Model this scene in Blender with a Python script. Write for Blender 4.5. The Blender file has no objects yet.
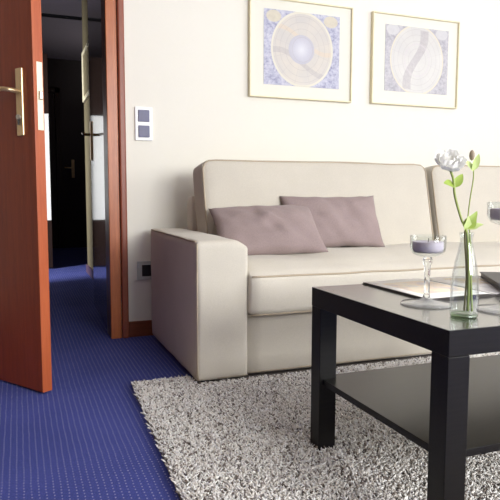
import bpy, bmesh, math, random
import numpy as np
from mathutils import Vector, Matrix, noise

random.seed(7); np.random.seed(7)
sc = bpy.context.scene
COL = sc.collection
sc.view_settings.view_transform = 'Standard'
sc.view_settings.look = 'None'
sc.view_settings.exposure = 0.26
sc.view_settings.gamma = 1.0

# ---------------------------------------------------------------- camera
YAW, PITCH, ROLL, FPX = math.radians(21.039), math.radians(5.3557), math.radians(0.1364), 601.23
CAM = Vector((0, 0, 0.71))
fw = Vector((math.sin(YAW)*math.cos(PITCH), math.cos(YAW)*math.cos(PITCH), -math.sin(PITCH)))
rt = Vector((math.cos(YAW), -math.sin(YAW), 0)); up = rt.cross(fw)
rt, up = math.cos(ROLL)*rt + math.sin(ROLL)*up, -math.sin(ROLL)*rt + math.cos(ROLL)*up
cd = bpy.data.cameras.new('camera'); cam = bpy.data.objects.new('camera', cd); COL.objects.link(cam)
cd.sensor_width = 36; cd.sensor_fit = 'HORIZONTAL'; cd.lens = FPX/500*36; cd.clip_start = 0.02
cam.matrix_world = Matrix((( rt.x, up.x, -fw.x, CAM.x), (rt.y, up.y, -fw.y, CAM.y), (rt.z, up.z, -fw.z, CAM.z), (0,0,0,1)))
sc.camera = cam

def at(px, py, axis, val):
    """world point seen at a photo pixel, on a plane of constant x / y / z"""
    d = fw + rt*((px-250)/FPX) - up*((py-250)/FPX)
    return CAM + d*((val-CAM[axis])/d[axis])

# ---------------------------------------------------------------- materials
def lin(r, g, b):
    f = lambda c: (c/255/12.92) if c/255 <= .04045 else ((c/255+.055)/1.055)**2.4
    return (f(r), f(g), f(b), 1)

class N:
    def __init__(s, name):
        s.m = bpy.data.materials.new(name); s.m.use_nodes = True
        s.t = s.m.node_tree; s.b = s.t.nodes['Principled BSDF']; s.out = s.t.nodes['Material Output']
    def n(s, typ, **kw):
        nd = s.t.nodes.new(typ)
        for k, v in kw.items():
            if k.startswith('i_'):
                key = k[2:]; key = int(key) if key.isdigit() else key.replace('_', ' ')
                s.put(nd.inputs[key], v)
            else: setattr(nd, k, v)
        return nd
    def put(s, sock, v):
        if isinstance(v, bpy.types.NodeSocket): s.t.links.new(v, sock)
        else: sock.default_value = v
    def math(s, op, a, b=0.0, c=None, clamp=False):
        nd = s.t.nodes.new('ShaderNodeMath'); nd.operation = op; nd.use_clamp = clamp
        s.put(nd.inputs[0], a); s.put(nd.inputs[1], b)
        if c is not None: s.put(nd.inputs[2], c)
        return nd.outputs[0]
    def mix(s, f, a, b):
        nd = s.t.nodes.new('ShaderNodeMix'); nd.data_type = 'RGBA'
        s.put(nd.inputs[0], f); s.put(nd.inputs[6], a); s.put(nd.inputs[7], b)
        return nd.outputs[2]
    def ramp(s, f, stops):
        nd = s.t.nodes.new('ShaderNodeValToRGB'); s.put(nd.inputs[0], f)
        el = nd.color_ramp.elements
        while len(el) < len(stops): el.new(0.5)
        for e, (p, c) in zip(el, stops): e.position = p; e.color = c
        return nd.outputs[0]
    def coord(s, scale=(1,1,1)):
        tc = s.n('ShaderNodeTexCoord'); mp = s.n('ShaderNodeMapping')
        s.t.links.new(tc.outputs['Object'], mp.inputs[0]); mp.inputs['Scale'].default_value = scale
        return mp.outputs[0]
    def noise(s, vec, scale, detail=3, rough=.5):
        nd = s.n('ShaderNodeTexNoise'); s.put(nd.inputs['Vector'], vec)
        nd.inputs['Scale'].default_value = scale; nd.inputs['Detail'].default_value = detail; nd.inputs['Roughness'].default_value = rough
        return nd.outputs['Fac']
    def bump(s, h, strength=.3, dist=.002):
        nd = s.n('ShaderNodeBump'); nd.inputs['Strength'].default_value = strength; nd.inputs['Distance'].default_value = dist
        s.put(nd.inputs['Height'], h); s.put(s.b.inputs['Normal'], nd.outputs[0])
    def set(s, **kw):
        for k, v in kw.items(): s.put(s.b.inputs[k.replace('_', ' ')], v)
        return s

def flat(name, rgb, rough=.6, metal=0, var=.06, vscale=30, bump=0, **kw):
    g = N(name); c = lin(*rgb)
    v = g.coord(); f = g.noise(v, vscale)
    a = tuple(x*(1-var) for x in c[:3])+(1,); b = tuple(min(1, x*(1+var)) for x in c[:3])+(1,)
    g.set(Base_Color=g.mix(f, a, b), Roughness=rough, Metallic=metal, **kw)
    if bump: g.bump(f, bump)
    return g.m

def wood(name, dark, light, axis=2, rough=.35, scale=1.0, spec=.5, coat=0):
    g = N(name); sc3 = [14*scale]*3; sc3[axis] = .9*scale
    v = g.coord(tuple(sc3))
    n1 = g.noise(v, 3.0, 6, .6); n2 = g.noise(g.coord(tuple(x*6 for x in sc3)), 4, 3)
    f = g.math('ADD', g.math('MULTIPLY', n1, .75), g.math('MULTIPLY', n2, .25))
    g.set(Base_Color=g.ramp(f, [(.3, lin(*dark)), (.7, lin(*light))]), Roughness=rough, Specular_IOR_Level=spec, Coat_Weight=coat, Coat_Roughness=.06)
    g.bump(n2, .05, .001)
    return g.m

def fabric(name, rgb, var=.08, weave=900, big=.1):
    g = N(name); c = lin(*rgb); v = g.coord()
    n1 = g.noise(v, 260, 2); n2 = g.noise(v, 7, 3)
    f = g.math('ADD', g.math('MULTIPLY', n1, .6), g.math('MULTIPLY', n2, .4))
    a = tuple(x*(1-var) for x in c[:3])+(1,); b = tuple(min(1, x*(1+var)) for x in c[:3])+(1,)
    g.set(Base_Color=g.ramp(f, [(.35, a), (.65, b)]), Roughness=.9, Specular_IOR_Level=.15, Sheen_Weight=.15)
    g.bump(n1, .25, .001)
    return g.m

M = {}
M['wall'] = flat('wall_paint', (233,229,218), .85, var=.01, vscale=60, bump=.04, Specular_IOR_Level=.2)
M['left_wall'] = flat('taupe_wall_paint', (126,102,80), .85, var=.02)  # unseen wall; darker tone added to weaken bounce onto the sofa arm
M['ceiling'] = flat('ceiling_paint', (240,238,232), .9, var=.01)
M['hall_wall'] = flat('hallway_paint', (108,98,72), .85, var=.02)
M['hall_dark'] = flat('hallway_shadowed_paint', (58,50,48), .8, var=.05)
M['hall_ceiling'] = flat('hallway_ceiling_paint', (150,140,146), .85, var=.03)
M['cherry'] = wood('cherry_veneer', (116,46,18), (150,64,30), 2, .42, 1, .4)
M['cherry_edge'] = wood('cherry_edge', (166,76,40), (188,98,56), 2, .4, 1, .4)
M['casing'] = wood('casing_veneer', (156,80,38), (192,110,60), 2, .35, 1.2, .5)
M['moulding'] = wood('casing_moulding', (118,54,34), (150,78,52), 2, .4, 1.2, .5)
M['jamb'] = wood('jamb_veneer', (92,62,58), (112,78,72), 2, .4, 1, .4)
M['baseboard'] = wood('baseboard_veneer', (104,52,30), (134,72,44), 0, .4, 1.2, .4)
M['dark_door'] = wood('dark_glossy_door', (40,18,12), (56,27,19), 2, .12, 1, .6, .6)
M['end_door'] = wood('end_door_veneer', (38,26,22), (50,34,28), 2, .4, 1, .3)
M['purple_base'] = flat('hallway_baseboard', (96,74,92), .5)
M['hall_print'] = flat('faded_print', (124,114,88), .6, var=.2, vscale=12)
M['old_plate'] = flat('matt_brass', (226,196,140), .5, var=.1)
M['brass'] = flat('aged_brass', (216,190,146), .32, .8, var=.05)
M['brass_dark'] = flat('dull_brass', (120,92,56), .4, .8, var=.1)
M['nickel'] = flat('brushed_nickel', (205,200,190), .35, .9, var=.03)
M['strike'] = flat('lock_plate_metal', (228,216,190), .4, .3, var=.03)
M['black'] = flat('black_plastic', (16,16,20), .4)
M['black_wood'] = None
M['plastic_white'] = flat('white_plastic', (240,240,240), .4, var=.01)
M['rocker'] = flat('blue_grey_rocker', (92,92,122), .45, var=.03)
M['silver_plastic'] = flat('silver_plastic', (188,192,188), .35, .2, var=.03)
M['pane'] = flat('milky_pane', (240,240,236), .6, var=.01)
M['sofa'] = fabric('beige_cotton_cover', (207,200,187), .05)
M['piping'] = fabric('beige_piping', (178,164,144), .06)
M['sofa_shaded'] = fabric('beige_cotton_cover_shaded', (198,191,178), .05)  # same cover, darkened: shade on back and skirt put into the colour
M['pillow'] = fabric('mauve_linen', (150,133,131), .1)
M['gilt'] = flat('pale_gilt', (232,222,188), .5, 0, var=.08)
M['mat'] = flat('cream_mount', (228,225,212), .8, var=.01)
M['wax'] = flat('lilac_wax', (208,196,208), .5, var=.05)
M['stem'] = flat('green_stem', (150,164,88), .5, var=.15, vscale=90)
M['stem_dark'] = flat('brown_green_stem', (108,104,62), .5, var=.2, vscale=90)
M['leaf'] = flat('fresh_leaf', (150,172,74), .5, var=.25, vscale=70, Transmission_Weight=.0)
M['sepal'] = flat('pale_sepal', (188,204,130), .55, var=.15, vscale=70)
M['petal'] = flat('white_petal', (252,250,250), .7, var=.01)
M['petal_shadow'] = flat('inner_petal', (236,232,238), .6, var=.05)
M['bud'] = flat('closed_bud', (150,134,112), .6, var=.2, vscale=120)
M['page_edge'] = flat('page_edges', (70,66,64), .8, var=.2)  # dark cover, plus shade along the page edges put into the colour

g = N('black_brown_veneer'); v = g.coord((3, 60, 60)); f = g.noise(v, 3, 4)
g.set(Base_Color=g.ramp(f, [(.3, lin(15,13,14)), (.7, lin(24,21,21))]), Roughness=.42, Specular_IOR_Level=.22)
g.bump(f, .04, .001); M['black_wood'] = g.m
g = N('black_brown_top_lit'); v = g.coord((3, 60, 60)); f = g.noise(v, 3, 4)  # same finish as the legs, upper face lightened to paint in its reflection
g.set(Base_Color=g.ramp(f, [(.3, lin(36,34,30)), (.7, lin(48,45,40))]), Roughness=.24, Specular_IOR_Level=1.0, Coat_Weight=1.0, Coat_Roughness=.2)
g.bump(f, .04, .001); M['black_top_lit'] = g.m
g = N('black_brown_shelf_lit'); v = g.coord((3, 60, 60)); f = g.noise(v, 3, 4)  # leg finish again, shelf's upper face lightened for the reflected sofa
g.set(Base_Color=g.ramp(f, [(.3, lin(28,26,22)), (.7, lin(38,35,30))]), Roughness=.3, Specular_IOR_Level=.6)
g.bump(f, .04, .001); M['black_shelf_lit'] = g.m

g = N('clear_glass'); g.set(Base_Color=(.98,1,.99,1), Roughness=0.0, Transmission_Weight=1.0, IOR=1.45); M['glass'] = g.m
g = N('white_petal_tissue'); df = g.n('ShaderNodeBsdfDiffuse'); df.inputs[0].default_value = (.98,.97,.94,1)
tl_ = g.n('ShaderNodeBsdfTranslucent'); tl_.inputs[0].default_value = (.95,.95,.92,1); ms = g.n('ShaderNodeMixShader'); ms.inputs[0].default_value = .2
g.put(ms.inputs[1], df.outputs[0]); g.put(ms.inputs[2], tl_.outputs[0]); g.put(g.out.inputs[0], ms.outputs[0]); M['petal'] = g.m
g = N('thin_clear_glass')       # thin-walled glass: clear through, mirror-like towards the rims
lw = g.n('ShaderNodeLayerWeight'); lw.inputs[0].default_value = .5
fr = g.math('ADD', .035, g.math('MULTIPLY', .8, g.math('POWER', lw.outputs['Facing'], 3.0)))
tr = g.n('ShaderNodeBsdfTransparent'); tr.inputs[0].default_value = (.955,.97,.965,1)
gl = g.n('ShaderNodeBsdfGlossy'); gl.inputs['Roughness'].default_value = .01
ms = g.n('ShaderNodeMixShader'); g.put(ms.inputs[0], fr); g.put(ms.inputs[1], tr.outputs[0]); g.put(ms.inputs[2], gl.outputs[0])
g.put(g.out.inputs[0], ms.outputs[0]); M['thin'] = g.m
g = N('glass_foot_painted_sheen'); lw = g.n('ShaderNodeLayerWeight'); lw.inputs[0].default_value = .5
fr = g.math('ADD', .05, g.math('MULTIPLY', .8, g.math('POWER', lw.outputs['Facing'], 3.5)))
tr = g.n('ShaderNodeBsdfTransparent'); df = g.n('ShaderNodeBsdfDiffuse'); df.inputs[0].default_value = (.8,.8,.78,1)
gl = g.n('ShaderNodeBsdfGlossy'); gl.inputs['Roughness'].default_value = .05
m1 = g.n('ShaderNodeMixShader'); m1.inputs[0].default_value = .3; g.put(m1.inputs[1], tr.outputs[0]); g.put(m1.inputs[2], df.outputs[0])  # white diffuse share paints in the sky and wall reflected by the glass
ms = g.n('ShaderNodeMixShader'); g.put(ms.inputs[0], fr); g.put(ms.inputs[1], m1.outputs[0]); g.put(ms.inputs[2], gl.outputs[0])
g.put(g.out.inputs[0], ms.outputs[0]); M['foot'] = g.m

# blue carpet with rows of pale dashes
g = N('blue_dotted_carpet')
tc = g.n('ShaderNodeTexCoord'); sx = g.n('ShaderNodeSeparateXYZ'); g.t.links.new(tc.outputs['Object'], sx.inputs[0])
wob = g.noise(tc.outputs['Object'], 25, 2)
xx = g.math('ADD', sx.outputs[0], g.math('MULTIPLY', g.math('SUBTRACT', wob, .5), .006))
row = g.math('FLOOR', g.math('DIVIDE', xx, .0172))
fx = g.math('FRACT', g.math('DIVIDE', xx, .0172))
fy = g.math('FRACT', g.math('ADD', g.math('DIVIDE', sx.outputs[1], .0155), g.math('MULTIPLY', row, .5)))
mx = g.math('LESS_THAN', g.math('ABSOLUTE', g.math('SUBTRACT', fx, .5)), .10)
my = g.math('LESS_THAN', g.math('ABSOLUTE', g.math('SUBTRACT', fy, .5)), .19)
dash = g.math('MULTIPLY', mx, my)
fine = g.noise(tc.outputs['Object'], 420, 2); patch = g.noise(tc.outputs['Object'], 3, 3)
base = g.ramp(g.math('ADD', g.math('MULTIPLY', fine, .7), g.math('MULTIPLY', patch, .3)), [(.3, lin(58,68,128)), (.7, lin(88,95,172))])
g.set(Base_Color=g.mix(g.math('MULTIPLY', dash, g.math('MULTIPLY', g.noise(tc.outputs['Object'], 60, 2), .95)), base, lin(190,188,214)), Roughness=.95, Specular_IOR_Level=.1)
g.bump(fine, .5, .003); M['carpet'] = g.m

# rug yarn colour, with painted root shade, is a per-tuft vertex attribute
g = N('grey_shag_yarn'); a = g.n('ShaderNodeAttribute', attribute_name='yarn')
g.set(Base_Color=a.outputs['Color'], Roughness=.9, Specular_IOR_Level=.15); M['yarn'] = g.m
M['rug_back'] = flat('rug_backing', (120,112,107), .95, var=.2, vscale=200)

def chart(name, warm, figure):
    """generic engraved star chart: round disc, rings, ornamented corners (object coords: x across, z up, half size ~1)"""
    g = N(name)
    tc = g.n('ShaderNodeTexCoord'); s = g.n('ShaderNodeSeparateXYZ'); g.t.links.new(tc.outputs['Object'], s.inputs[0])
    x = g.math('DIVIDE', s.outputs[0], .203); z = g.math('DIVIDE', s.outputs[2], .218)
    r = g.math('SQRT', g.math('ADD', g.math('MULTIPLY', x, x), g.math('MULTIPLY', z, z)))
    orn = g.noise(tc.outputs['Object'], 55, 5, .7); orn2 = g.noise(tc.outputs['Object'], 14, 3)
    of = g.math('ADD', g.math('MULTIPLY', orn, .7), g.math('MULTIPLY', orn2, .3))
    soft = g.noise(tc.outputs['Object'], 9, 3)
    def band(v, c, w): return g.math('LESS_THAN', g.math('ABSOLUTE', g.math('SUBTRACT', v, c)), w)
    if warm:
        corner = g.ramp(of, [(.36, lin(138,138,170)), (.5, lin(186,186,206)), (.62, lin(212,210,220))])
        disc = g.ramp(soft, [(.3, lin(204,199,194)), (.7, lin(220,211,198))])
        # two broad curved bands crossing the disc and a pale globe
        sine = g.math('MULTIPLY', g.math('SINE', g.math('MULTIPLY', x, 2.2)), .3)
        b1 = band(z, g.math('ADD', g.math('MULTIPLY', sine, -1), .22), .055); b1b = band(z, g.math('SUBTRACT', g.math('MULTIPLY', sine, -1), .34), .07)
        disc = g.mix(g.math('MULTIPLY', b1, .5), disc, lin(226,205,176))
        disc = g.mix(g.math('MULTIPLY', b1b, g.math('MULTIPLY', orn, .9)), disc, lin(178,170,172))
        rg = g.math('SQRT', g.math('ADD', g.math('MULTIPLY', g.math('ADD', x, .03), g.math('ADD', x, .03)), g.math('MULTIPLY', g.math('MULTIPLY', z, 1.15), z)))
        globe = g.math('LESS_THAN', rg, .38)
        disc = g.mix(g.math('MULTIPLY', globe, .9), disc, g.ramp(g.math('DIVIDE', rg, .38), [(.0, lin(226,226,232)), (.6, lin(200,199,212)), (1, lin(190,188,200))]))
        rim = lin(226,220,202); rimr, rimw = .89, .028
        cart = lin(218,207,176)
    else:
        corner = g.ramp(of, [(.36, lin(156,153,160)), (.5, lin(182,178,185)), (.62, lin(198,195,197))])
        disc = g.ramp(soft, [(.3, lin(202,199,196)), (.7, lin(212,209,203))])
        d = g.math('ADD', g.math('MULTIPLY', x, .94), g.math('MULTIPLY', z, -.34))
        wv = g.math('MULTIPLY', g.math('SINE', g.math('MULTIPLY', z, 4.0)), .1)
        fig = g.math('MULTIPLY', band(d, g.math('ADD', wv, -.05), .13), g.math('LESS_THAN', g.math('ABSOLUTE', z), .78))
        fmask = g.math('MULTIPLY', fig, g.math('MULTIPLY', orn, .9))
        disc = g.mix(fmask, disc, lin(160,150,158))
        disc = g.mix(g.math('MULTIPLY', band(r, .42, .02), .5), disc, lin(206,198,200))
        rim = lin(216,208,188); rimr, rimw = .9, .02
        cart = lin(206,204,204)
    for k in (.3, .5, .66, .8):
        disc = g.mix(g.math('MULTIPLY', band(r, k, .006), .35), disc, lin(170,160,160))
    disc = g.mix(g.math('MULTIPLY', band(g.math('FRACT', g.math('MULTIPLY', g.math('ARCTAN2', z, x), 12/ (2*math.pi))), .5, .02), .18), disc, lin(170,160,165))
    # pale cartouches in the upper corners
    cx = g.math('SUBTRACT', g.math('ABSOLUTE', x), .84); cz = g.math('SUBTRACT', z, .74)
    cm = g.math('LESS_THAN', g.math('ADD', g.math('MULTIPLY', g.math('MULTIPLY', cx, cx), 22), g.math('MULTIPLY', g.math('MULTIPLY', cz, cz), 50)), 1)
    corner = g.mix(g.math('MULTIPLY', cm, .8), corner, cart)
    c = g.mix(g.math('LESS_THAN', r, rimr), corner, disc)
    c = g.mix(band(r, rimr, rimw), c, rim)
    c = g.mix((.15 if warm else .04), c, (.12,.12,.14,1))
    g.set(Base_Color=c, Roughness=.5, Coat_Weight=.15, Coat_Roughness=.05)
    return g.m
M['print_warm'] = chart('tinted_star_chart', True, 0)
M['print_pale'] = chart('pale_star_chart', False, 1)

# ---------------------------------------------------------------- mesh helpers
def link(name, bm, m, parent=None, smooth=False, loc=None, recalc=True):
    if recalc: bmesh.ops.recalc_face_normals(bm, faces=bm.faces)
    me = bpy.data.meshes.new(name); bm.to_mesh(me); bm.free()
    ms = m if isinstance(m, (list, tuple)) else [m]
    for x in ms: me.materials.append(x)
    if smooth:
        for p in me.polygons: p.use_smooth = True
    o = bpy.data.objects.new(name, me); COL.objects.link(o)
    if parent: o.parent = parent
    if loc is not None: o.location = loc
    return o

def empty(name, loc=(0,0,0), rz=0):
    o = bpy.data.objects.new(name, None); o.location = loc; o.rotation_euler = (0,0,rz)
    o.empty_display_size = .05; COL.objects.link(o); return o

def tag(o, label=None, cat=None, group=None, kind=None):
    if label: o['label'] = label
    if cat: o['category'] = cat
    if group: o['group'] = group
    if kind: o['kind'] = kind
    return o

def box(bm, p0, p1, bev=0, seg=2, mi=0):
    tmp = bmesh.new(); bmesh.ops.create_cube(tmp, size=1)
    s = [p1[i]-p0[i] for i in range(3)]; c = [(p1[i]+p0[i])/2 for i in range(3)]
    for v in tmp.verts: v.co = Vector([v.co[i]*s[i]+c[i] for i in range(3)])
    if bev: bmesh.ops.bevel(tmp, geom=list(tmp.edges), offset=bev, segments=seg, affect='EDGES', profile=.5)
    for f in tmp.faces: f.material_index = mi
    me = bpy.data.meshes.new('t'); tmp.to_mesh(me); tmp.free(); bm.from_mesh(me); bpy.data.meshes.remove(me)
    return bm

def obox(name, p0, p1, m, parent=None, bev=0, seg=2):
    return link(name, box(bmesh.new(), p0, p1, bev, seg), m, parent)

def tube(bm, pts, rad, n=8, cap=True):
    pts = [Vector(p) for p in pts]; k = len(pts)
    rad = [rad]*k if not isinstance(rad, (list, tuple)) else rad
    rings = []; ref = None
    for i, p in enumerate(pts):
        t = (pts[min(i+1, k-1)] - pts[max(i-1, 0)]).normalized()
        if ref is None:
            ref = t.cross(Vector((0,0,1)) if abs(t.z) < .9 else Vector((1,0,0))).normalized()
        ref = (ref - t*ref.dot(t)).normalized(); b = t.cross(ref)
        rings.append([bm.verts.new(p + rad[i]*(math.cos(a)*ref + math.sin(a)*b)) for a in [2*math.pi*j/n for j in range(n)]])
    for a, b in zip(rings, rings[1:]):
        for j in range(n): bm.faces.new((a[j], a[(j+1)%n], b[(j+1)%n], b[j]))
    if cap: bm.faces.new(rings[0][::-1]); bm.faces.new(rings[-1])
    return bm

def spline(pts, n=8):
    P = [Vector(p) for p in pts]; P = [P[0]*2-P[1]] + P + [P[-1]*2-P[-2]]; out = []
    for i in range(1, len(P)-2):
        for j in range(n):
            t = j/n; a, b, c, d = P[i-1], P[i], P[i+1], P[i+2]
            out.append(.5*((2*b) + (c-a)*t + (2*a-5*b+4*c-d)*t*t + (3*b-a-3*c+d)*t**3))
    out.append(P[-2]); return out

def lathe(bm, prof, c=(0,0,0), n=40):
    """prof: (r, z) list; r=0 endpoints close on the axis"""
    rings = []
    for r, z in prof:
        if r < 1e-6: rings.append([bm.verts.new((c[0], c[1], c[2]+z))])
        else: rings.append([bm.verts.new((c[0]+r*math.cos(2*math.pi*j/n), c[1]+r*math.sin(2*math.pi*j/n), c[2]+z)) for j in range(n)])
    for a, b in zip(rings, rings[1:]):
        for j in range(n):
            q = []
            for v in ((a[j] if len(a) > 1 else a[0]), (a[(j+1)%n] if len(a) > 1 else a[0]), (b[(j+1)%n] if len(b) > 1 else b[0]), (b[j] if len(b) > 1 else b[0])):
                if v not in q: q.append(v)
            if len(q) > 2: bm.faces.new(q)
    return bm

def rbox(size, r, cuts=16, bulge=(0,0,0), wob=0, wscale=5, seed=0, post=None):
    """soft rounded box centred on 0; bulge pushes each pair of faces out at the middle"""
    bm = bmesh.new(); bmesh.ops.create_cube(bm, size=2)
    bmesh.ops.subdivide_edges(bm, edges=list(bm.edges), cuts=cuts, use_grid_fill=True)
    h = Vector(size)/2
    for v in bm.verts:
        u = v.co.copy()
        # cluster points near the edges so the rounding gets faces
        q = Vector([math.copysign(abs(c)**.75, c) for c in u])
        p = Vector([q[i]*h[i] for i in range(3)])
        inn = Vector([max(-h[i]+r, min(h[i]-r, p[i])) for i in range(3)])
        d = p - inn
        if d.length > 1e-9: p = inn + d.normalized()*min(r, max(abs(x) for x in d)) if sum(abs(x) > 1e-7 for x in d) > 1 else p
        for i in range(3):
            if bulge[i]:
                a, b = [k for k in range(3) if k != i]
                w = (1-min(1,abs(q[a]))**2)**.6*(1-min(1,abs(q[b]))**2)**.6
                p[i] += q[i]*bulge[i]*w
        if wob:
            p += wob*Vector(noise.noise_vector(p*wscale + Vector((seed*7.1, seed*3.3, seed))))
        v.co = p
    if post:
        for v in bm.verts: v.co = post(v.co)
    return bm

# ---------------------------------------------------------------- dimensions
FZ = -0.02                     # carpet level (the rug's pile surface is z = 0)
K = (CAM.z - FZ)/CAM.z
YW = 2.954*K                   # back wall plane
HC = 2.46                      # hallway ceiling

# ---------------------------------------------------------------- room shell
def struct(o): o['kind'] = 'structure'; return o
struct(obox('floor', (-2.2,-3.0,FZ-.1), (4.6,9.0,FZ), M['carpet']))
XJ = .405*K                    # doorway right reveal
XH = -.50                      # doorway left reveal
bm = bmesh.new()
box(bm, (XJ+.02, YW, FZ), (4.4, YW+.12, 2.7)); box(bm, (-2.0, YW, FZ), (XH-.02, YW+.12, 2.7)); box(bm, (XH-.02, YW, 2.07), (XJ+.02, YW+.12, 2.7))
struct(link('wall_back', bm, M['wall']))
struct(obox('wall_left', (-2.1,-3.0,FZ), (-2.0,YW+.12,2.7), M['left_wall']))
bm = bmesh.new()               # right wall with a wide window opening
box(bm, (4.4,-3.0,FZ), (4.5,YW+.12,.9)); box(bm, (4.4,-3.0,2.45), (4.5,YW+.12,2.7)); box(bm, (4.4,-3.0,.9), (4.5,-2.2,2.45)); box(bm, (4.4,1.1,.9), (4.5,YW+.12,2.45))
struct(link('wall_right', bm, M['wall']))
struct(obox('ceiling', (-2.1,-3.0,2.7), (4.5,YW+.12,2.8), M['ceiling']))
bm = bmesh.new()               # wall behind the photographer, wide balcony opening on its right half
box(bm, (-2.1,-3.1,FZ), (.9,-3.0,2.7)); box(bm, (.9,-3.1,2.45), (4.5,-3.0,2.7)); box(bm, (3.5,-3.1,FZ), (4.5,-3.0,2.45)); box(bm, (.9,-3.1,FZ), (3.5,-3.0,.9))
struct(link('wall_front', bm, M['wall']))
w2 = struct(empty('window_2', (2.2,-3.05,.9)))
bm = bmesh.new()
for x in (-1.3, -.035, 1.23): box(bm, (x,-.03,0), (x+.07,.03,1.55), .006)
for z in (0, 1.48): box(bm, (-1.3,-.029,z), (1.3,.029,z+.07), .006)
link('window_frame', bm, M['plastic_white'], w2)
w1 = struct(empty('window_1', (4.45,-.55,.9)))
bm = bmesh.new()
for y in (-1.65, -.03, 1.58): box(bm, (-.03,y,0), (.03,y+.07,1.55), .006)
for z in (0, 1.48): box(bm, (-.029,-1.65,z), (.029,1.65,z+.07), .006)
link('window_frame', bm, M['plastic_white'], w1)

# hallway beyond the doorway
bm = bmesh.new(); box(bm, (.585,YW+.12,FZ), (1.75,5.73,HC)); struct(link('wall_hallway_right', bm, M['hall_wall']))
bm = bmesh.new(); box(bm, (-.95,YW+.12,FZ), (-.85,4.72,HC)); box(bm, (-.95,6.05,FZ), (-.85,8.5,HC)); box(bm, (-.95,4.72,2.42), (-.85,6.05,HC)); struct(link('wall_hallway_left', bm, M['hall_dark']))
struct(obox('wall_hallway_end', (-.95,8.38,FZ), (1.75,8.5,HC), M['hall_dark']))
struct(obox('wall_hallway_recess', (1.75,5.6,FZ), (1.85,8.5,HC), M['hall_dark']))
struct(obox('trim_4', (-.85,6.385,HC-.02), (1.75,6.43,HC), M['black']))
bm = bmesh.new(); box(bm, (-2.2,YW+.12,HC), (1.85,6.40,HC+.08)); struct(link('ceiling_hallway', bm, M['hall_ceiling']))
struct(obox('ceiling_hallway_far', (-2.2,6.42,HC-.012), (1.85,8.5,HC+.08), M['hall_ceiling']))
struct(obox('wall_side_room', (-2.3,YW+.12,FZ), (-2.2,8.5,HC), M['wall']))
struct(obox('wall_side_room_end', (-2.2,6.6,FZ), (-.95,6.7,HC), M['wall']))
struct(obox('baseboard_hallway', (.570,4.15,FZ), (.585,5.73,FZ+.075), M['purple_base'], bev=.003))

# door casing and jamb, right side (a step: flat board + outer moulding), and the head/left sides
def casing(name, xin, sgn):
    t = struct(empty(name, (xin, YW, FZ)))
    f = lambda a, b: (min(sgn*a, sgn*b), max(sgn*a, sgn*b))
    x0, x1 = f(0, .052); bm = box(bmesh.new(), (x0,-.018,0), (x1,.0,2.07), .003); box(bm, (x0,-.0185,0), (x1,-.0,.20), .003)
    link('casing_board', bm, M['casing'], t)
    x0, x1 = f(.055, .088); bm = box(bmesh.new(), (x0,-.030,0), (x1,.0,2.12), .008, 3); link('outer_moulding', bm, M['moulding'], t)
    x0, x1 = f(0, .03); bm = box(bmesh.new(), (x0,0,0), (x1,.13,2.07), .002); link('jamb', bm, M['jamb'], t)
    return t
casing('trim_1', XJ, 1); casing('trim_2', XH, -1)
t = struct(empty('trim_3', (0, YW, 2.05)))
link('head_casing', box(bmesh.new(), (XH-.05,-.018,0), (XJ+.05,.12,.05), .003), M['casing'], t)
link('head_moulding', box(bmesh.new(), (XH-.085,-.03,.05), (XJ+.085,0,.085), .006), M['moulding'], t)
bm = bmesh.new(); z1 = .71+(.078-.71)*K
box(bm, (XJ+.089, YW-.014, FZ), (4.4, YW, z1), .004)
struct(link('baseboard_back', bm, M['baseboard']))
struct(obox('baseboard_left', (-2.0, YW-.014, FZ), (XH-.09, YW, z1), M['baseboard'], bev=.004))

# ---------------------------------------------------------------- the open room door
def lever_set(parent, mplate, mlever, plate_h, side=1, reach=.12):
    """local frame: x = along the leaf away from its free edge, y = out of the face, z up; origin at the spindle"""
    h = bpy.data.objects.new('door_handle', None); h.parent = parent; COL.objects.link(h); h.empty_display_size = .03
    bm = box(bmesh.new(), (-.019,0,-plate_h*.66), (.019,.009,plate_h*.34), .003)
    link('back_plate', bm, mplate, h)
    bm = bmesh.new()
    pts = spline([(0,.005,0), (0,.035,0), (.006,.05,.001), (.03,.056,.004), (.07,.056,.002), (reach,.054,-.004)], 6)
    tube(bm, pts, [.0085]*8+[.008]*(len(pts)-9)+[.0065], 10)
    link('lever', bm, mlever, h, True)
    return h

dv = Vector((.5542, -.8324, 0)); LEAF = .945
tip = Vector((.061*K, 2.190*K, FZ)); hinge = tip - dv*LEAF
ang = math.atan2(dv.y, dv.x)
door = empty('door_1', (hinge.x, hinge.y, FZ), ang)       # local +x runs to the free edge, -y is the room face
tag(door, 'open cherry-brown room door with brass lever handle at the left edge', 'door', kind='structure')
link('door_leaf', box(bmesh.new(), (0,0,.008), (LEAF-.004,.040,2.04), .002), M['cherry'], door)
link('edge_band', box(bmesh.new(), (LEAF-.004,.0,.008), (LEAF,.040,2.04), .0015), M['cherry_edge'], door)
lp = link('lock_plate', box(bmesh.new(), (LEAF-.001,.013,.95), (LEAF+.0015,.036,1.185), .001), M['strike'], door)
link('latch_bolt', box(bmesh.new(), (LEAF,.018,1.055), (LEAF+.012,.030,1.085), .003), M['nickel'], lp)
h = lever_set(door, M['brass'], M['brass'], .235, reach=.135)
h.location = (LEAF-.075, 0, .71+(1.058-.71)*K-FZ); h.rotation_euler = (0,0,math.pi)
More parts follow.
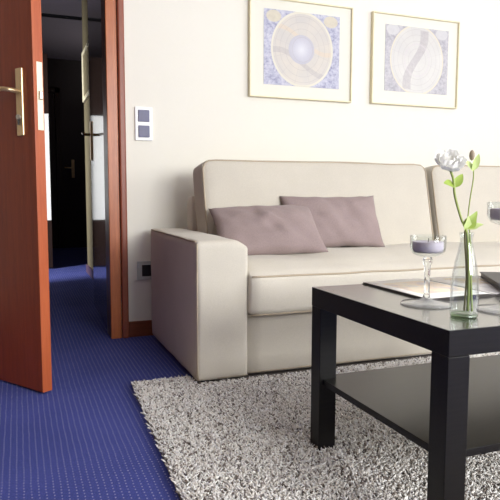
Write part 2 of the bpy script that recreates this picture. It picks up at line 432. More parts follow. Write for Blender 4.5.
# key cylinder under the lever
bm = bmesh.new(); bmesh.ops.create_cone(bm, cap_ends=True, segments=16, radius1=.0095, radius2=.0095, depth=.012)
cyl = link('key_cylinder', bm, M['nickel'], h); cyl.rotation_euler = (math.pi/2,0,0); cyl.location = (0,.011,-.09)
link('key_slot', box(bmesh.new(), (-.0025,.009,-.118), (.0025,.0175,-.098), .001), M['black'], h)
for z in (.25, 1.75):
    bm = bmesh.new(); bmesh.ops.create_cone(bm, cap_ends=True, segments=12, radius1=.009, radius2=.009, depth=.09)
    o = link('hinge', bm, M['brass'], door); o.location = (-.004,-.004,z)

# second leaf, swung into the hallway
d2 = Vector((.439-.419, 3.95-3.167, 0)); L2 = d2.length; d2.normalize(); a2 = math.atan2(d2.y, d2.x)
door2 = empty('door_2', (XJ+.002, YW+.13, FZ), a2)        # local +y is the passage face
tag(door2, 'dark glossy brown door leaf swung open into the hallway behind the casing', 'door', kind='structure')
link('door_leaf', box(bmesh.new(), (0,-.04,.012), (L2,0,2.04), .002), M['dark_door'], door2)
h2 = lever_set(door2, M['brass'], M['brass_dark'], .24, reach=.12)
h2.location = (L2-.085, 0, 1.09); h2.rotation_euler = (0,0,0); h2.scale = (-1,1,1)

# door with a milky pane standing ajar from the hallway's left side
door3 = empty('door_3', (-.82, 6.08, FZ))
tag(door3, 'dark door with a tall white pane standing open in the hallway', 'door', kind='structure')
bm = bmesh.new(); W3 = 1.115
box(bm, (0,0,.012), (W3,.04,.47)); box(bm, (0,0,1.48), (W3,.04,2.03)); box(bm, (0,0,.47), (.1,.04,1.48))
link('door_leaf', bm, M['end_door'], door3)
link('glass_pane', box(bmesh.new(), (.1,.005,.47), (W3,.035,1.48), .003), M['pane'], door3)

# door at the far end
door4 = empty('door_4', (.02, 8.38, FZ)); tag(door4, 'dark brown closed door at the far end of the hallway', 'door', kind='structure')
link('door_leaf', box(bmesh.new(), (-.45,-.035,.01), (.46,-.005,2.02), .003), M['end_door'], door4)
bm = bmesh.new(); box(bm, (-.52,-.05,0), (-.455,-.0,2.09), .004); box(bm, (.465,-.05,0), (.53,-.0,2.09), .004); box(bm, (-.52,-.05,2.025), (.53,-.0,2.09), .004)
link('door_frame', bm, M['end_door'], door4)
hp = at(73, 168, 1, 8.34)
bm = box(bmesh.new(), (-.02,-.045,-.13), (.02,-.035,.11), .004); hq = link('door_handle', bm, M['old_plate'], door4); hq.location = (hp.x-.02, 0, hp.z-FZ)
bm = bmesh.new(); tube(bm, [(0,-.04,0),(0,-.085,0),(-.03,-.09,0),(-.11,-.09,0)], 0.009, 8); link('lever', bm, M['old_plate'], hq, True)

# framed picture on the hallway wall
t = empty('framed_picture', (.585, 5.37, 1.735)); tag(t, 'gold-framed picture on the hallway wall seen almost edge-on', 'picture')
bm = bmesh.new()
box(bm, (-.018,-.30,-.215), (0,-.262,.215), .006); box(bm, (-.018,.262,-.215), (0,.30,.215), .006); box(bm, (-.018,-.27,.178), (0,.27,.215), .006); box(bm, (-.018,-.27,-.215), (0,.27,-.178), .006)
link('frame', bm, M['gilt'], t); link('print', box(bmesh.new(), (-.008,-.265,-.18), (-.002,.265,.18)), M['hall_print'], t)

# ---------------------------------------------------------------- wall fittings
def wp(px, py): return at(px, py, 1, YW)
a, b = wp(134.5,106.5), wp(152.3,141)
t = empty('light_switch', ((a.x+b.x)/2, YW, (a.z+b.z)/2)); tag(t, 'white double light switch with two blue-grey rockers beside the door casing', 'light switch')
hx, hz = (b.x-a.x)/2, (a.z-b.z)/2
link('face_plate', box(bmesh.new(), (-hx,-.010,-hz), (hx,0,hz), .003), M['plastic_white'], t)
for s in (1,-1):
    link('rocker', box(bmesh.new(), (-.028,-.016,s*hz*.46-.029), (.028,-.008,s*hz*.46+.029), .003), M['rocker'], t)
a, b = wp(137,261.5), wp(153.5,279)
t = empty('wall_socket', ((a.x+b.x)/2, YW, (a.z+b.z)/2)); tag(t, 'silver wall socket with black insert low beside the sofa arm', 'socket')
hx, hz = (b.x-a.x)/2, (a.z-b.z)/2
bm = bmesh.new()
for q in (((-hx,-.010,-hz),(-hx*.45,0,hz)), ((hx*.8,-.010,-hz),(hx,0,hz)), ((-hx*.45,-.010,-hz),(hx*.8,0,-hz*.62)), ((-hx*.45,-.010,hz*.62),(hx*.8,0,hz))): box(bm, *q)
link('face_plate', bm, M['silver_plastic'], t)
ins = link('socket_insert', box(bmesh.new(), (-hx*.45,-.012,-hz*.62), (hx*.8,0,hz*.62), .002), M['black'], t)

# ---------------------------------------------------------------- the two framed charts
def picture(px0, px1, q0, q1, mprint, label):
    a, b = wp(*px0), wp(*px1); c, d = wp(*q0), wp(*q1)
    cx, cz = (a.x+b.x)/2, (a.z+b.z)/2; hx, hz = (b.x-a.x)/2, (a.z-b.z)/2
    t = empty('framed_picture', (cx, YW, cz)); tag(t, label, 'picture', 'framed star charts above the sofa')
    fwid, dep = .0075, .026; bm = bmesh.new()
    box(bm, (-hx,-dep,-hz), (-hx+fwid,0,hz), .002); box(bm, (hx-fwid,-dep,-hz), (hx,0,hz), .002)
    box(bm, (-hx+fwid,-dep,hz-fwid), (hx-fwid,0,hz), .002); box(bm, (-hx+fwid,-dep,-hz), (hx-fwid,0,-hz+fwid), .002)
    link('frame', bm, M['gilt'], t)
    link('mount', box(bmesh.new(), (-hx+fwid,-.012,-hz+fwid), (hx-fwid,-.002,hz-fwid)), M['mat'], t)
    px, pz = (c.x+d.x)/2, (c.z+d.z)/2; sx, sz = (d.x-c.x)/2, (c.z-d.z)/2
    o = link('print', box(bmesh.new(), (-sx,-.0015,-sz), (sx,.0015,sz)), mprint, t); o.location = (px-cx, -.0125, pz-cz)
    return t
picture((248.2,-4.5), (349.6,103.2), (263,8.6), (337.5,89.7), M['print_warm'], 'left of the two framed charts, larger lilac and beige print with a globe')
picture((371.2,11.8), (454.6,109.2), (384.4,24.3), (445.2,95.4), M['print_pale'], 'right of the two framed charts, paler grey washed-out print')

# ---------------------------------------------------------------- sofa
sofa = empty('sofa', (.609, 2.13, 0))
tag(sofa, 'beige fabric sofa with broad square arm against the cream wall', 'sofa')
SX, SY = .609, 2.13
def sp(x, y, z): return (x-SX, y-SY, z)          # world -> sofa local
def arm(x0, x1, y0, y1, z1, flip=False):
    w, d, h = x1-x0, y1-y0, z1
    def post(c):
        # rounder shoulder on the inner top edge, slight sag on top
        x = -c.x if flip else c.x
        k = max(0, (x/(w/2)-.35)/.65)
        if c.z > 0: c.z -= .030*k*k*(c.z/(h/2))**6
        return c
    bm = rbox((w,d,h), .016, 26, (.004,.004,.004), .0035, 6, x0, post)
    o = link('armrest', bm, M['sofa'], sofa, True, sp((x0+x1)/2, (y0+y1)/2, h/2))
    e = .004; L, F, T = -w/2+e, -d/2+e, h/2-e
    if flip: L = -L
    bm = bmesh.new()
    wv = lambda p, s: Vector(p)+.0025*Vector(noise.noise_vector(Vector(p)*9+Vector((s,0,0))))
    path = [wv((L, -d/2+.02+i*(d-.04)/30, T), 1) for i in range(31)]; tube(bm, path, .0035, 6)
    path = [wv((L, F, -h/2+.012+i*(h-.024)/20), 2) for i in range(21)]; tube(bm, path, .0035, 6)
    path = [wv((L+(w-2*e)*(i/16)*(-1 if flip else 1), F, -h/2+.010), 3) for i in range(17)]; tube(bm, path, .003, 6)
    link('piping', bm, M['piping'], o, True)
    return o
arm(.607, .815, 2.130, 2.965, .535)
arm(3.27, 3.473, 2.130, 2.905, .535, True)
# base skirt
bm = rbox((2.47,.74,.245), .012, 24, (0,.004,0), .004, 4, 3)
o = link('seat_base', bm, M['sofa_shaded'], sofa, True, sp(2.041, 2.52, .1235))
bm = bmesh.new(); tube(bm, [(-1.22+i*.061, -.371+.0012*math.sin(i), -.112) for i in range(41)], .003, 6)
link('piping', bm, M['piping'], o, True)
# seat cushion with a drooping front and creases
def seat_post(c):
    fr = max(0, -(c.y+.05)/.27)                     # 0 at mid depth, 1 at the front
    if c.z > 0: c.z -= .078*fr*fr*fr*c.z/.106
    if c.z > 0:
        c.z += c.z/.106*.014*noise.noise(Vector((c.x*2.2, c.y*5, 1))) + c.z/.106*.011*math.sin(c.x*14+c.y*9)*noise.noise(Vector((c.x*3, c.y*3, 4)))
    else: pass
    if c.y < -.25:
        c.y -= .016*(1-((c.z)/.11)**2) + .004*noise.noise(Vector((c.x*5, c.z*12, 2)))
    return c
bm = rbox((2.455,.60,.212), .024, 44, (0,0,.008), .003, 7, 5, seat_post)
o = link('seat_cushion', bm, M['sofa'], sofa, True, sp(2.041, 2.415, .346))
bm = bmesh.new()
tube(bm, [seat_post(Vector((-1.222+i*.0407, -.2955, .1025))) for i in range(61)], .0045, 6)
tube(bm, [seat_post(Vector((-1.222+i*.0407, -.2955, -.1015))) for i in range(61)], .0035, 6)
link('piping', bm, M['piping'], o, True)
# back frame behind the cushions
link('back_frame', rbox((2.52,.10,.70), .02, 10), M['sofa'], sofa, True, sp(2.04, 2.86, .352))
# reclined back cushions
def back(x0, x1, seed):
    w, h, d = x1-x0, .46, .17
    tl = math.atan2(.09, .40)
    def post(c):
        c = Vector(c)
        if c.z > 0:
            cx = abs(c.x)/(w/2); c.z -= .020*max(0, (cx-.90)/.10)**2          # soft upper corners
            c.z += .004*noise.noise(Vector((c.x*4, seed, 0)))
        c.y += .006*noise.noise(Vector((c.x*3, c.z*4, seed)))
        return Vector((c.x, c.y*math.cos(tl)+c.z*math.sin(tl), -c.y*math.sin(tl)*.6+c.z*math.cos(tl)))
    bm = rbox((w,d,h), .022, 28, (0,.014,.004), .003, 6, seed, post)
    o = link('back_cushion', bm, M['sofa_shaded'], sofa, True, sp((x0+x1)/2, 2.695, .634))
    bm = bmesh.new(); X, F, T = w/2-.006, -d/2+.005, h/2-.006
    pts = [(-X,F,-T*.95+i*T*1.85/20) for i in range(21)] + [(-X+.012,F,T*.975)] + [(-X+.03+i*(2*X-.06)/30,F,T) for i in range(31)] + [(X-.012,F,T*.975)] + [(X,F,T*.9-i*T*1.85/20) for i in range(21)]
    tube(bm, [post(Vector(p)) for p in pts], .004, 6)
    pts = [(-X,-F,-T*.95+i*T*1.85/20) for i in range(21)] + [(-X+.012,-F,T*.975)] + [(-X+.03+i*(2*X-.06)/30,-F,T) for i in range(31)]
    tube(bm, [post(Vector(p)) for p in pts], .003, 6)
    link('piping', bm, M['piping'], o, True)
back(.785, 2.022, 1); back(2.050, 3.29, 2)
for x in (.66, 3.42):
    for y in (2.19, 2.85):
        link('foot', box(bmesh.new(), sp(x-.03,y-.03,FZ), sp(x+.03,y+.03,.012), .003), M['black'], sofa)

# ---------------------------------------------------------------- throw pillows
def pillow(loc, rot, w, h, T, label, seed):
    n = 34; bm = bmesh.new(); G = {}
    for s in (1,-1):
        for i in range(n+1):
            for j in range(n+1):
                u, v = 2*i/n-1, 2*j/n-1
                if s < 0 and (i in (0,n) or j in (0,n)): G[s,i,j] = G[1,i,j]; continue
                x = u*w/2*(1-.045*(1-v*v)); z = v*h/2*(1-.07*(1-u*u))
                t = T/2*((1-u*u)*(1-v*v)+1e-9)**.42
                p = Vector((x, 0, z))
                crease = .5*noise.noise(Vector((x*7+z*5, z*9-x*4, seed+s))) + .5*noise.noise(Vector((x*18+z*10, z*16, seed)))
                t *= 1+.5*crease*(1-.5*(abs(u)+abs(v))/2)
                bmid = .010*noise.noise(Vector((x*6, z*6, seed+9)))
                G[s,i,j] = bm.verts.new((x+.004*noise.noise(Vector((z*12,seed,0)))*abs(u), -s*t+bmid, z+.005*noise.noise(Vector((x*12,seed,3)))*abs(v)))
    for s in (1,-1):
        for i in range(n):
            for j in range(n):
                q = [G[s,i,j], G[s,i+1,j], G[s,i+1,j+1], G[s,i,j+1]]
                bm.faces.new(q if s > 0 else q[::-1])
    edge = [G[1,i,0].co.copy() for i in range(n)] + [G[1,n,j].co.copy() for j in range(n)] + [G[1,n-i,n].co.copy() for i in range(n)] + [G[1,0,n-j].co.copy() for j in range(n+1)]
    o = link('throw_pillow', bm, M['pillow'], None, True, loc); o.rotation_euler = rot
    tag(o, label, 'pillow', 'mauve pillows on the sofa')
    return o
R = math.radians
pillow((1.026,2.446,.551), (R(-48),R(-.9),R(-5)), .485,.29,.13, 'front mauve pillow beside the armrest, overlapping the other one', 3)
pillow((1.394,2.526,.578), (R(-28),R(-.3),R(-3.4)), .495,.275,.12, 'rear mauve pillow in the middle of the sofa, partly hidden', 8)

# ---------------------------------------------------------------- coffee table
TX0, TX1, TY0, TY1, TZ = .762, 1.702, .918, 1.497, .45
LEG = .053
table = empty('coffee_table', ((TX0+TX1)/2, (TY0+TY1)/2, 0))
tag(table, 'black-brown square-legged coffee table with lower shelf on the shag rug', 'table')
cx, cy = (TX0+TX1)/2, (TY0+TY1)/2; hx, hy = (TX1-TX0)/2, (TY1-TY0)/2
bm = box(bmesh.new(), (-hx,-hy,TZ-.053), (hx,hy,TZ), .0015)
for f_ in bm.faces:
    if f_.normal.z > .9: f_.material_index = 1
link('tabletop', bm, [M['black_wood'], M['black_top_lit']], table)
for sx_ in (-1,1):
    for sy_ in (-1,1):
        x0, x1 = sorted((sx_*hx, sx_*(hx-LEG))); y0, y1 = sorted((sy_*hy, sy_*(hy-LEG)))
        link('leg', box(bmesh.new(), (x0+.0005,y0+.0005,-.009), (x1-.0005,y1-.0005,TZ-.0535), .0015), M['black_wood'], table)
bm = box(bmesh.new(), (-hx+.012,-hy+.018,.180), (hx-.012,hy-.018,.197), .001)
for f_ in bm.faces:
    if f_.normal.z > .9: f_.material_index = 1
link('shelf', bm, [M['black_wood'], M['black_shelf_lit']], table)

# ---------------------------------------------------------------- rug
RL, RW, SK = 2.02, 2.05, math.tan(R(2.7))        # slightly skewed rug
rug = empty('rug', (.380, 2.225, FZ))
tag(rug, 'light grey shaggy rug under the coffee table and sofa front', 'rug')
bm = box(bmesh.new(), (0,-RL,.0005), (RW,0,.0125), .003)
for v_ in bm.verts: v_.co.x += SK*v_.co.y
link('rug_backing', bm, M['rug_back'], rug)
def tufts(sp_):
    nx, ny = int(RW/sp_), int(RL/sp_)
    gx, gy = np.meshgrid((np.arange(nx)+.5)*sp_, -(np.arange(ny)+.5)*sp_)
    P = np.stack([gx.ravel(), gy.ravel()], 1) + np.random.uniform(-.5,.5,(nx*ny,2))*sp_
    P[:,0] += SK*P[:,1]
    wx = .380 + P[:,0]; wy = 2.225 + P[:,1]
    keep = ~((wx > .600) & (wy > 2.118) & (wx < 3.5))
    for lx in (TX0, TX1-LEG):
        for ly in (TY0, TY1-LEG):
            keep &= ~((wx > lx-.004) & (wx < lx+LEG+.004) & (wy > ly-.004) & (wy < ly+LEG+.004))
    # only the stretch a viewer could see from around the photo's place
    keep &= (wy > .25) & (wx < 2.25)
    P = P[keep]; n = len(P)
    clump = np.array([noise.noise(Vector((p[0]*28, p[1]*28, 0))) for p in P])
    az = np.random.uniform(0, 2*math.pi, n) ; az2 = az + np.random.normal(0, 1.0, n)
    ln = np.random.uniform(.011, .018, n); lean = np.random.uniform(.15, .85, n)
    rad = np.random.uniform(.0018, .0029, n)
    ring = []
    for k, (t, rr) in enumerate(((0,.9),(.4,1.1),(.75,1.0),(1.0,.55))):
        hx_ = np.cos(az)*lean*ln*t*.8 + np.cos(az2)*ln*.45*t*t
        hy_ = np.sin(az)*lean*ln*t*.8 + np.sin(az2)*ln*.45*t*t
        z = .0105 + ln*(t - .30*t*t*lean)
        cen = np.stack([P[:,0]+hx_, P[:,1]+hy_, z], 1)
        side = np.stack([-np.sin(az), np.cos(az), np.zeros(n)], 1); upv = np.stack([-np.cos(az)*.6, -np.sin(az)*.6, np.full(n,.8)], 1)
        for a_ in (0, 2.094, 4.189):
            ring.append(cen + (side*math.cos(a_) + upv*math.sin(a_))*(rad*rr)[:,None])
    V = np.stack(ring, 1)                         # n,12,3
    F = []
    for k in range(3):
        for j in range(3):
            F.append((k*3+j, k*3+(j+1)%3, k*3+3+(j+1)%3, k*3+3+j))
    F = np.array(F)                               # 9 quads
    faces = (F[None] + (np.arange(n)*12)[:,None,None]).reshape(-1)
    tri = (np.array([[9,10,11]])[None] + (np.arange(n)*12)[:,None,None]).reshape(-1)
    nq, nt = n*9, n
    me = bpy.data.meshes.new('rug_pile'); me.vertices.add(n*12); me.vertices.foreach_set('co', V.reshape(-1).astype(np.float32))
    loops = np.concatenate([faces, tri]); me.loops.add(len(loops)); me.loops.foreach_set('vertex_index', loops.astype(np.int32))
    starts = np.concatenate([np.arange(nq)*4, nq*4+np.arange(nt)*3]); me.polygons.add(nq+nt)
    me.polygons.foreach_set('loop_start', starts.astype(np.int32))
    me.update(calc_edges=True); me.validate()
    tone = np.random.uniform(0, 1, n)
    light = np.array(lin(250,246,242)[:3]); mid = np.array(lin(234,227,220)[:3]); dark = np.array(lin(132,121,114)[:3])
    c = np.where(tone[:,None] < .58, light, np.where(tone[:,None] < .87, mid, dark)) * (1 + .12*clump[:,None])
    root_shade = np.array([.45,.45,.45,.75,.75,.75,1,1,1,1.08,1.08,1.08])  # dark roots, bright tips: shade between tufts painted into the yarn
    colr = np.ones((n,12,4), np.float32); colr[:,:,:3] = np.clip(c[:,None,:]*root_shade[None,:,None], 0, 1)
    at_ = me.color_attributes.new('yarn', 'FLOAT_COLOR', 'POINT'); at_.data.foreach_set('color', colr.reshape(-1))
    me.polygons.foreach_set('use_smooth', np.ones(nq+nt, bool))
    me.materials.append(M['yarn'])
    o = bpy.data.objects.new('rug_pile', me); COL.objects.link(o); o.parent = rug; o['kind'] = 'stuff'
tufts(.0050)

# ---------------------------------------------------------------- things on the table
# open magazine
mz = TZ
g = N('printed_page'); tc = g.n('ShaderNodeTexCoord'); s = g.n('ShaderNodeSeparateXYZ'); g.t.links.new(tc.outputs['Object'], s.inputs[0])
def rect(x0, x1, y0, y1):
    a = g.math('MULTIPLY', g.math('GREATER_THAN', s.outputs[0], x0), g.math('LESS_THAN', s.outputs[0], x1))
    b = g.math('MULTIPLY', g.math('GREATER_THAN', s.outputs[1], y0), g.math('LESS_THAN', s.outputs[1], y1))
    return g.math('MULTIPLY', a, b)
c = lin(240,236,230)
nf = g.noise(tc.outputs['Object'], 18, 4, .6)
photo = g.ramp(nf, [(.35, lin(206,196,196)), (.47, lin(236,214,190)), (.58, lin(238,226,200)), (.7, lin(214,206,210))])
c = g.mix(rect(.03,.19,.06,.25), c, photo)
c = g.mix(rect(.25,.38,.13,.26), c, g.ramp(nf, [(.35, lin(224,200,140)), (.6, lin(214,206,214))]))
lines = g.math('LESS_THAN', g.math('FRACT', g.math('MULTIPLY', s.outputs[1], 160)), .45)
c = g.mix(g.math('MULTIPLY', g.math('MULTIPLY', rect(.25,.38,.03,.11), lines), .45), c, lin(150,146,150))
c = g.mix(g.math('MULTIPLY', g.math('MULTIPLY', rect(.03,.19,.02,.045), lines), .4), c, lin(150,146,150))
g.set(Base_Color=c, Roughness=.35); M['page'] = g.m
mag = empty('magazine', (.926, 1.197, TZ)); tag(mag, 'open pale magazine lying on the table behind the glassware', 'magazine')
def leafblock(x0, x1, flip):
    bm = bmesh.new(); n = 18; top = []; bot = []
    for i in range(n+1):
        u = i/n; x = x0+(x1-x0)*u; w = (1-u) if flip else u          # w=1 at spine
        z = .0055 + .0035*math.sin(w*math.pi*.9)*w - .004*max(0, w-.9)*10*.6
        top.append([bm.verts.new((x,y,z)) for y in (0,.296)]); bot.append([bm.verts.new((x,y,.0012)) for y in (0,.296)])
    for i in range(n):
        bm.faces.new((top[i][0], top[i+1][0], top[i+1][1], top[i][1])); bm.faces.new((bot[i][0], bot[i][1], bot[i+1][1], bot[i+1][0]))
        for k in (0,1):
            f = bm.faces.new((bot[i][k], bot[i+1][k], top[i+1][k], top[i][k])); f.material_index = 1
    for i in (0,n):
        f = bm.faces.new((bot[i][0], bot[i][1], top[i][1], top[i][0])); f.material_index = 1
    return bm
link('page_block', leafblock(0,.208,False), [M['page'], M['page_edge']], mag, True)
link('page_block', leafblock(.212,.42,True), [M['page'], M['page_edge']], mag, True)
link('cover', box(bmesh.new(), (-.003,-.003,.0001), (.423,.299,.0011)), M['page_edge'], mag)

# black notebook on top of it
nb = empty('notebook', (1.300, 1.440, TZ+.0095), math.atan2(-.22,-.13))
tag(nb, 'black closed notebook lying on the magazine at the right edge', 'notebook')
link('cover', box(bmesh.new(), (0,0,.0135), (.30,.21,.0165), .001), M['black'], nb)
link('cover', box(bmesh.new(), (0,0,0), (.30,.21,.003), .001), M['black'], nb)
link('pages', box(bmesh.new(), (.004,.004,.003), (.296,.207,.0135)), M['black'], nb)

# stemmed glass candle holders with lilac tealights
def holder(c, H, rb, bowl, label, candlelabel, hb=.046):
    t = empty('candle_holder', c); tag(t, label, 'candle holder', 'stemmed glass candle holders')
    z0 = H-hb
    link('foot', lathe(bmesh.new(), [(0,.0003),(rb*.97,.0003),(rb,.002),(rb*.97,.0042),(rb*.6,.0062),(.016,.0105),(.0085,.018),(0,.018)], n=56), M['foot'], t, True)
    link('stem', lathe(bmesh.new(), [(0,.0182),(.0082,.0182),(.0068,.03),(.0062,z0*.5),(.0075,z0*.8),(.0105,z0-.018),(.011,z0-.012),(.009,z0-.0065),(0,z0-.0065)], n=32), M['glass'], t, True)
    b = bowl
    link('bowl', lathe(bmesh.new(), [(0,z0-.0062),(.010,z0-.0062),(.022,z0-.003),(b*.80,z0+.002),(b*.96,z0+.010),(b,z0+.018),(b*1.01,H-.001),(b*.995,H),(b*.975,H-.001),(b*.965,z0+.018),(b*.92,z0+.0125),(b*.78,z0+.0055),(0,z0+.004)], n=56), M['thin'], t, True)
    k = empty('candle', (c[0], c[1], c[2]+z0+.0060)); tag(k, candlelabel, 'candle', 'lilac candles in the glass holders')
    rc = b*.86
    link('wax', lathe(bmesh.new(), [(0,.0005),(rc*.90,.0005),(rc,.007),(rc,.024),(rc*.985,.0255),(rc*.9,.0245),(0,.0235)], n=48), M['wax'], k, True)
    bm = bmesh.new(); tube(bm, [(0,0,.023),(.001,0,.029),(.002,.001,.033)], .0009, 6); link('wick', bm, M['black'], k)
holder((.893,1.160,TZ), .164, .060, .041, 'shorter glass candle holder standing left of the bottle vase', 'lilac candle in the shorter glass holder left of the vase')
holder((1.010,1.040,TZ), .243, .060, .042, 'taller glass candle holder cut off by the right edge', 'lilac candle in the taller glass holder at the right edge')

# bottle vase
vc = (.878,1.014,TZ)
vase = empty('bottle_vase', vc); tag(vase, 'clear glass bottle vase holding the white flower on the table', 'vase')
prof_o = [(0,.0004),(.0255,.0004),(.0285,.003),(.0292,.010),(.0290,.050),(.0275,.085),(.0225,.115),(.0165,.140),(.0130,.158),(.0128,.170),(.0142,.176),(.0150,.180)]
prof_i = [(.0128,.180),(.0118,.175),(.0106,.168),(.0108,.158),(.0142,.140),(.0202,.115),(.0252,.085),(.0266,.050),(.0266,.014),(.0240,.0085),(0,.0075)]
g = N('green_tinted_base'); tr = g.n('ShaderNodeBsdfTransparent'); tr.inputs[0].default_value = (.62,.72,.58,1)
gl = g.n('ShaderNodeBsdfGlossy'); gl.inputs['Roughness'].default_value = .05; ms = g.n('ShaderNodeMixShader'); ms.inputs[0].default_value = .18
g.put(ms.inputs[1], tr.outputs[0]); g.put(ms.inputs[2], gl.outputs[0]); g.put(g.out.inputs[0], ms.outputs[0])
link('bottle_base', lathe(bmesh.new(), [(0,.0008),(.0255,.0008),(.0278,.003),(.0262,.0082),(.022,.0072),(0,.0066)], n=48), g.m, vase, True)
link('bottle', lathe(bmesh.new(), prof_o+prof_i, n=56), M['thin'], vase, True)

def leaf_mesh(bm, base, d, nrm, L, W, curl=.3, lobes=0, n=8):
    d = Vector(d).normalized(); nrm = Vector(nrm); nrm = (nrm-d*nrm.dot(d)).normalized(); s = d.cross(nrm); base = Vector(base); rows = []
    for i in range(n+1):
        t = i/n; w = W/2*(math.sin(math.pi*min(1,t**.75*.97+.03))**.8)*(1+(.22*math.sin(t*math.pi*2*lobes) if lobes else 0))
        c = base + d*(L*t) + nrm*(-curl*L*t*t)
        rows.append([bm.verts.new(c - s*w + nrm*.25*w), bm.verts.new(c), bm.verts.new(c + s*w + nrm*.25*w)])
    for a, b in zip(rows, rows[1:]):
        for k in (0,1): bm.faces.new((a[k], a[k+1], b[k+1], b[k]))
    return bm

def petal(bm, c, axis, az, R0, open_, size, n=6, flare=0):
    """one cupped petal around centre c: open_ = polar half angle of its tip, flare turns the rim outwards"""
    axis = Vector(axis).normalized(); e1 = axis.cross(Vector((.3,.9,.1))).normalized(); e2 = axis.cross(e1); rows = []; ph = random.uniform(0,6)
    for i in range(n+1):
        t = i/n; pol = math.pi*.95 - (math.pi*.95-open_)*t
        half = size*math.sin(math.pi*(.10+.74*t))**.6
        row = []
        for j in range(n+1):
            w = 2*j/n-1
            a = az + half*w/max(.45, math.sin(pol)); rr = R0*(1+flare*t*t+.07*t*math.sin(5*w+ph)-.10*w*w*t)
            row.append(bm.verts.new(c + rr*(math.cos(pol)*axis*.8 + math.sin(pol)*(math.cos(a)*e1 + math.sin(a)*e2))))
        rows.append(row)
    for a, b in zip(rows, rows[1:]):
        for j in range(n): bm.faces.new((a[j], a[j+1], b[j+1], b[j]))

YF = 1.020
def fp(px, py, dy=0): return at(px, py, 1, YF+dy)
# white ranunculus
root = Vector((vc[0]+.012, vc[1]+.002, TZ+.012))
neck = Vector((vc[0]+.002, vc[1], TZ+.172))
fl = empty('white_flower', root); tag(fl, 'white ruffled flower on a curved green stem in the bottle vase', 'flower')
loc = lambda p: Vector(p)-root
hc = fp(450, 159.5)
bm = bmesh.new(); pts = spline([loc(root), loc((vc[0]+.010,vc[1],TZ+.08)), loc(neck), loc(fp(461,218)), loc(fp(455,196)), loc(fp(453.5,180)), loc(fp(450,169))], 7)
tube(bm, pts, [.0034]*14+[.0026]*(len(pts)-14), 8); link('stem', bm, M['stem'], fl, True)
bm = bmesh.new(); ax = Vector((-.15,-.72,.68))
for k, (R0, op, cnt, sz, fl_) in enumerate(((.0250,1.5,6,.62,.34),(.0205,1.15,5,.60,.2),(.0155,.95,5,.58,.15),(.0095,.8,4,.6,.1))):
    for i in range(cnt): petal(bm, loc(hc), ax, 2*math.pi*i/cnt+k*.55+random.uniform(-.15,.15), R0*random.uniform(.97,1.03), op+random.uniform(-.15,.15), sz, 8, fl_)
link('flower_head', bm, M['petal'], fl, True)
for base, d, nrm, L, W, mm in (((454,186),(-.75,-.2,.25),(0,-.7,.7),.030,.024,'leaf'), ((455,187),(.55,-.1,.95),(-.5,-.8,.3),.034,.018,'leaf'), ((455,186),(.85,.1,.6),(0,-.9,.4),.028,.012,'leaf')):
    link('leaf', leaf_mesh(bmesh.new(), loc(fp(*base)), d, nrm, L, W, .2), M[mm], fl, True)
# budding stem
root2 = Vector((vc[0]+.016, vc[1]-.006, TZ+.012))
bd = empty('flower_bud', root2); tag(bd, 'thin stem with a closed bud rising to the right of the white flower', 'flower')
loc = lambda p: Vector(p)-root2
bm = bmesh.new(); pts = spline([loc(root2), loc((vc[0]+.013,vc[1]-.003,TZ+.08)), loc((vc[0]+.006,vc[1]-.003,TZ+.172)), loc(fp(468,220)), loc(fp(470,200)), loc(fp(473.5,178)), loc(fp(473,164))], 7)
tube(bm, pts, [.0024]*14+[.0014]*(len(pts)-14), 7); link('stem', bm, M['stem'], bd, True)
bm = bmesh.new(); bc = loc(fp(472,155)); lathe(bm, [(0,-.012),(.004,-.009),(.0058,-.002),(.0052,.004),(.003,.009),(0,.011)], bc, 14); link('bud', bm, M['bud'], bd, True)
for base, d, nrm, L, W, mm in (((473.5,171),(-.75,-.1,.75),(.3,-.8,.3),.034,.018,'sepal'), ((474,170),(.35,0,1),(-.6,-.8,.1),.038,.014,'sepal'), ((473,171),(-.2,-.5,.9),(0,-1,.2),.026,.014,'sepal')):
    link('sepal', leaf_mesh(bmesh.new(), loc(fp(*base)), d, nrm, L, W, .15), M[mm], bd, True)
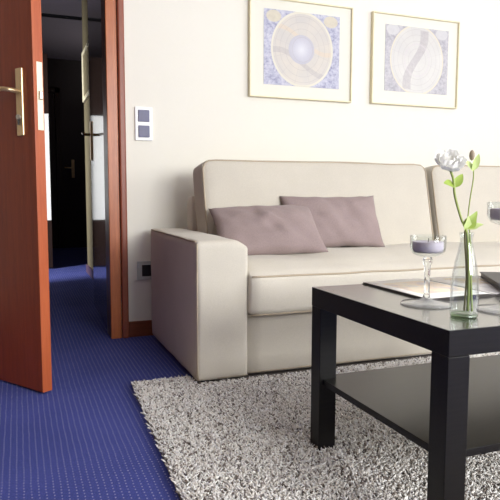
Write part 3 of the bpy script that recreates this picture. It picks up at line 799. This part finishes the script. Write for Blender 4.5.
# leafy sprig at the neck
root3 = Vector((vc[0]+.006, vc[1]+.006, TZ+.012))
ls = empty('leaf_sprig', root3); tag(ls, 'short leafy green sprig spilling from the neck of the bottle vase', 'leaves')
loc = lambda p: Vector(p)-root3
bm = bmesh.new(); pts = spline([loc(root3), loc((vc[0]+.007,vc[1]+.004,TZ+.09)), loc((vc[0]-.002,vc[1]+.003,TZ+.172)), loc(fp(467,226,-.004))], 7)
tube(bm, pts, .0022, 7); link('stem', bm, M['stem_dark'], ls, True)
for base, d, nrm, L, W, mm in (((466,229),(.75,-.2,.35),(-.2,-.5,.9),.042,.024,'sepal'), ((466,229),(.45,-.3,.9),(-.4,-.9,.3),.044,.022,'leaf'), ((466,230),(.0,-.4,.9),(0,-1,.2),.030,.018,'sepal'), ((465,230),(-.35,-.3,.6),(.2,-.9,.4),.018,.012,'leaf')):
    link('leaf', leaf_mesh(bmesh.new(), loc(fp(*base,-.004)), d, nrm, L, W, .25, 1), M[mm], ls, True)

# ---------------------------------------------------------------- light
wd = bpy.data.worlds.new('sky'); sc.world = wd; wd.use_nodes = True
nt = wd.node_tree; bg = nt.nodes['Background']; bg.inputs[0].default_value = (.98,.99,1,1); bg.inputs[1].default_value = 1.15
def area(name, loc, target, sx_, sy_, power, color=(1,1,1)):
    d = bpy.data.lights.new(name, 'AREA'); d.shape = 'RECTANGLE'; d.size = sx_; d.size_y = sy_; d.energy = power; d.color = color
    o = bpy.data.objects.new(name, d); COL.objects.link(o); o.location = loc
    o.rotation_euler = (Vector(target)-Vector(loc)).to_track_quat('-Z', 'Y').to_euler(); return o
area('window_daylight', (4.62,-.55,1.68), (.6,1.6,.3), 3.1, 1.5, 60, (.99,1,.985))
area('front_window_daylight', (2.2,-3.2,1.68), (1.0,2.6,.3), 2.4, 1.5, 218, (.99,1,.985))
l = area('side_room_daylight', (-2.1,4.22,1.5), (.2,5.75,.6), .25, 1.4, 44, (.97,.98,1)); l.data.spread = math.radians(80)
area('hallway_fill_light', (1.3,7.0,1.5), (.8,7.2,2.4), .25, .25, 1.6, (1,.95,.95))  # added unseen fill light, lifts the dark far end of the hallway
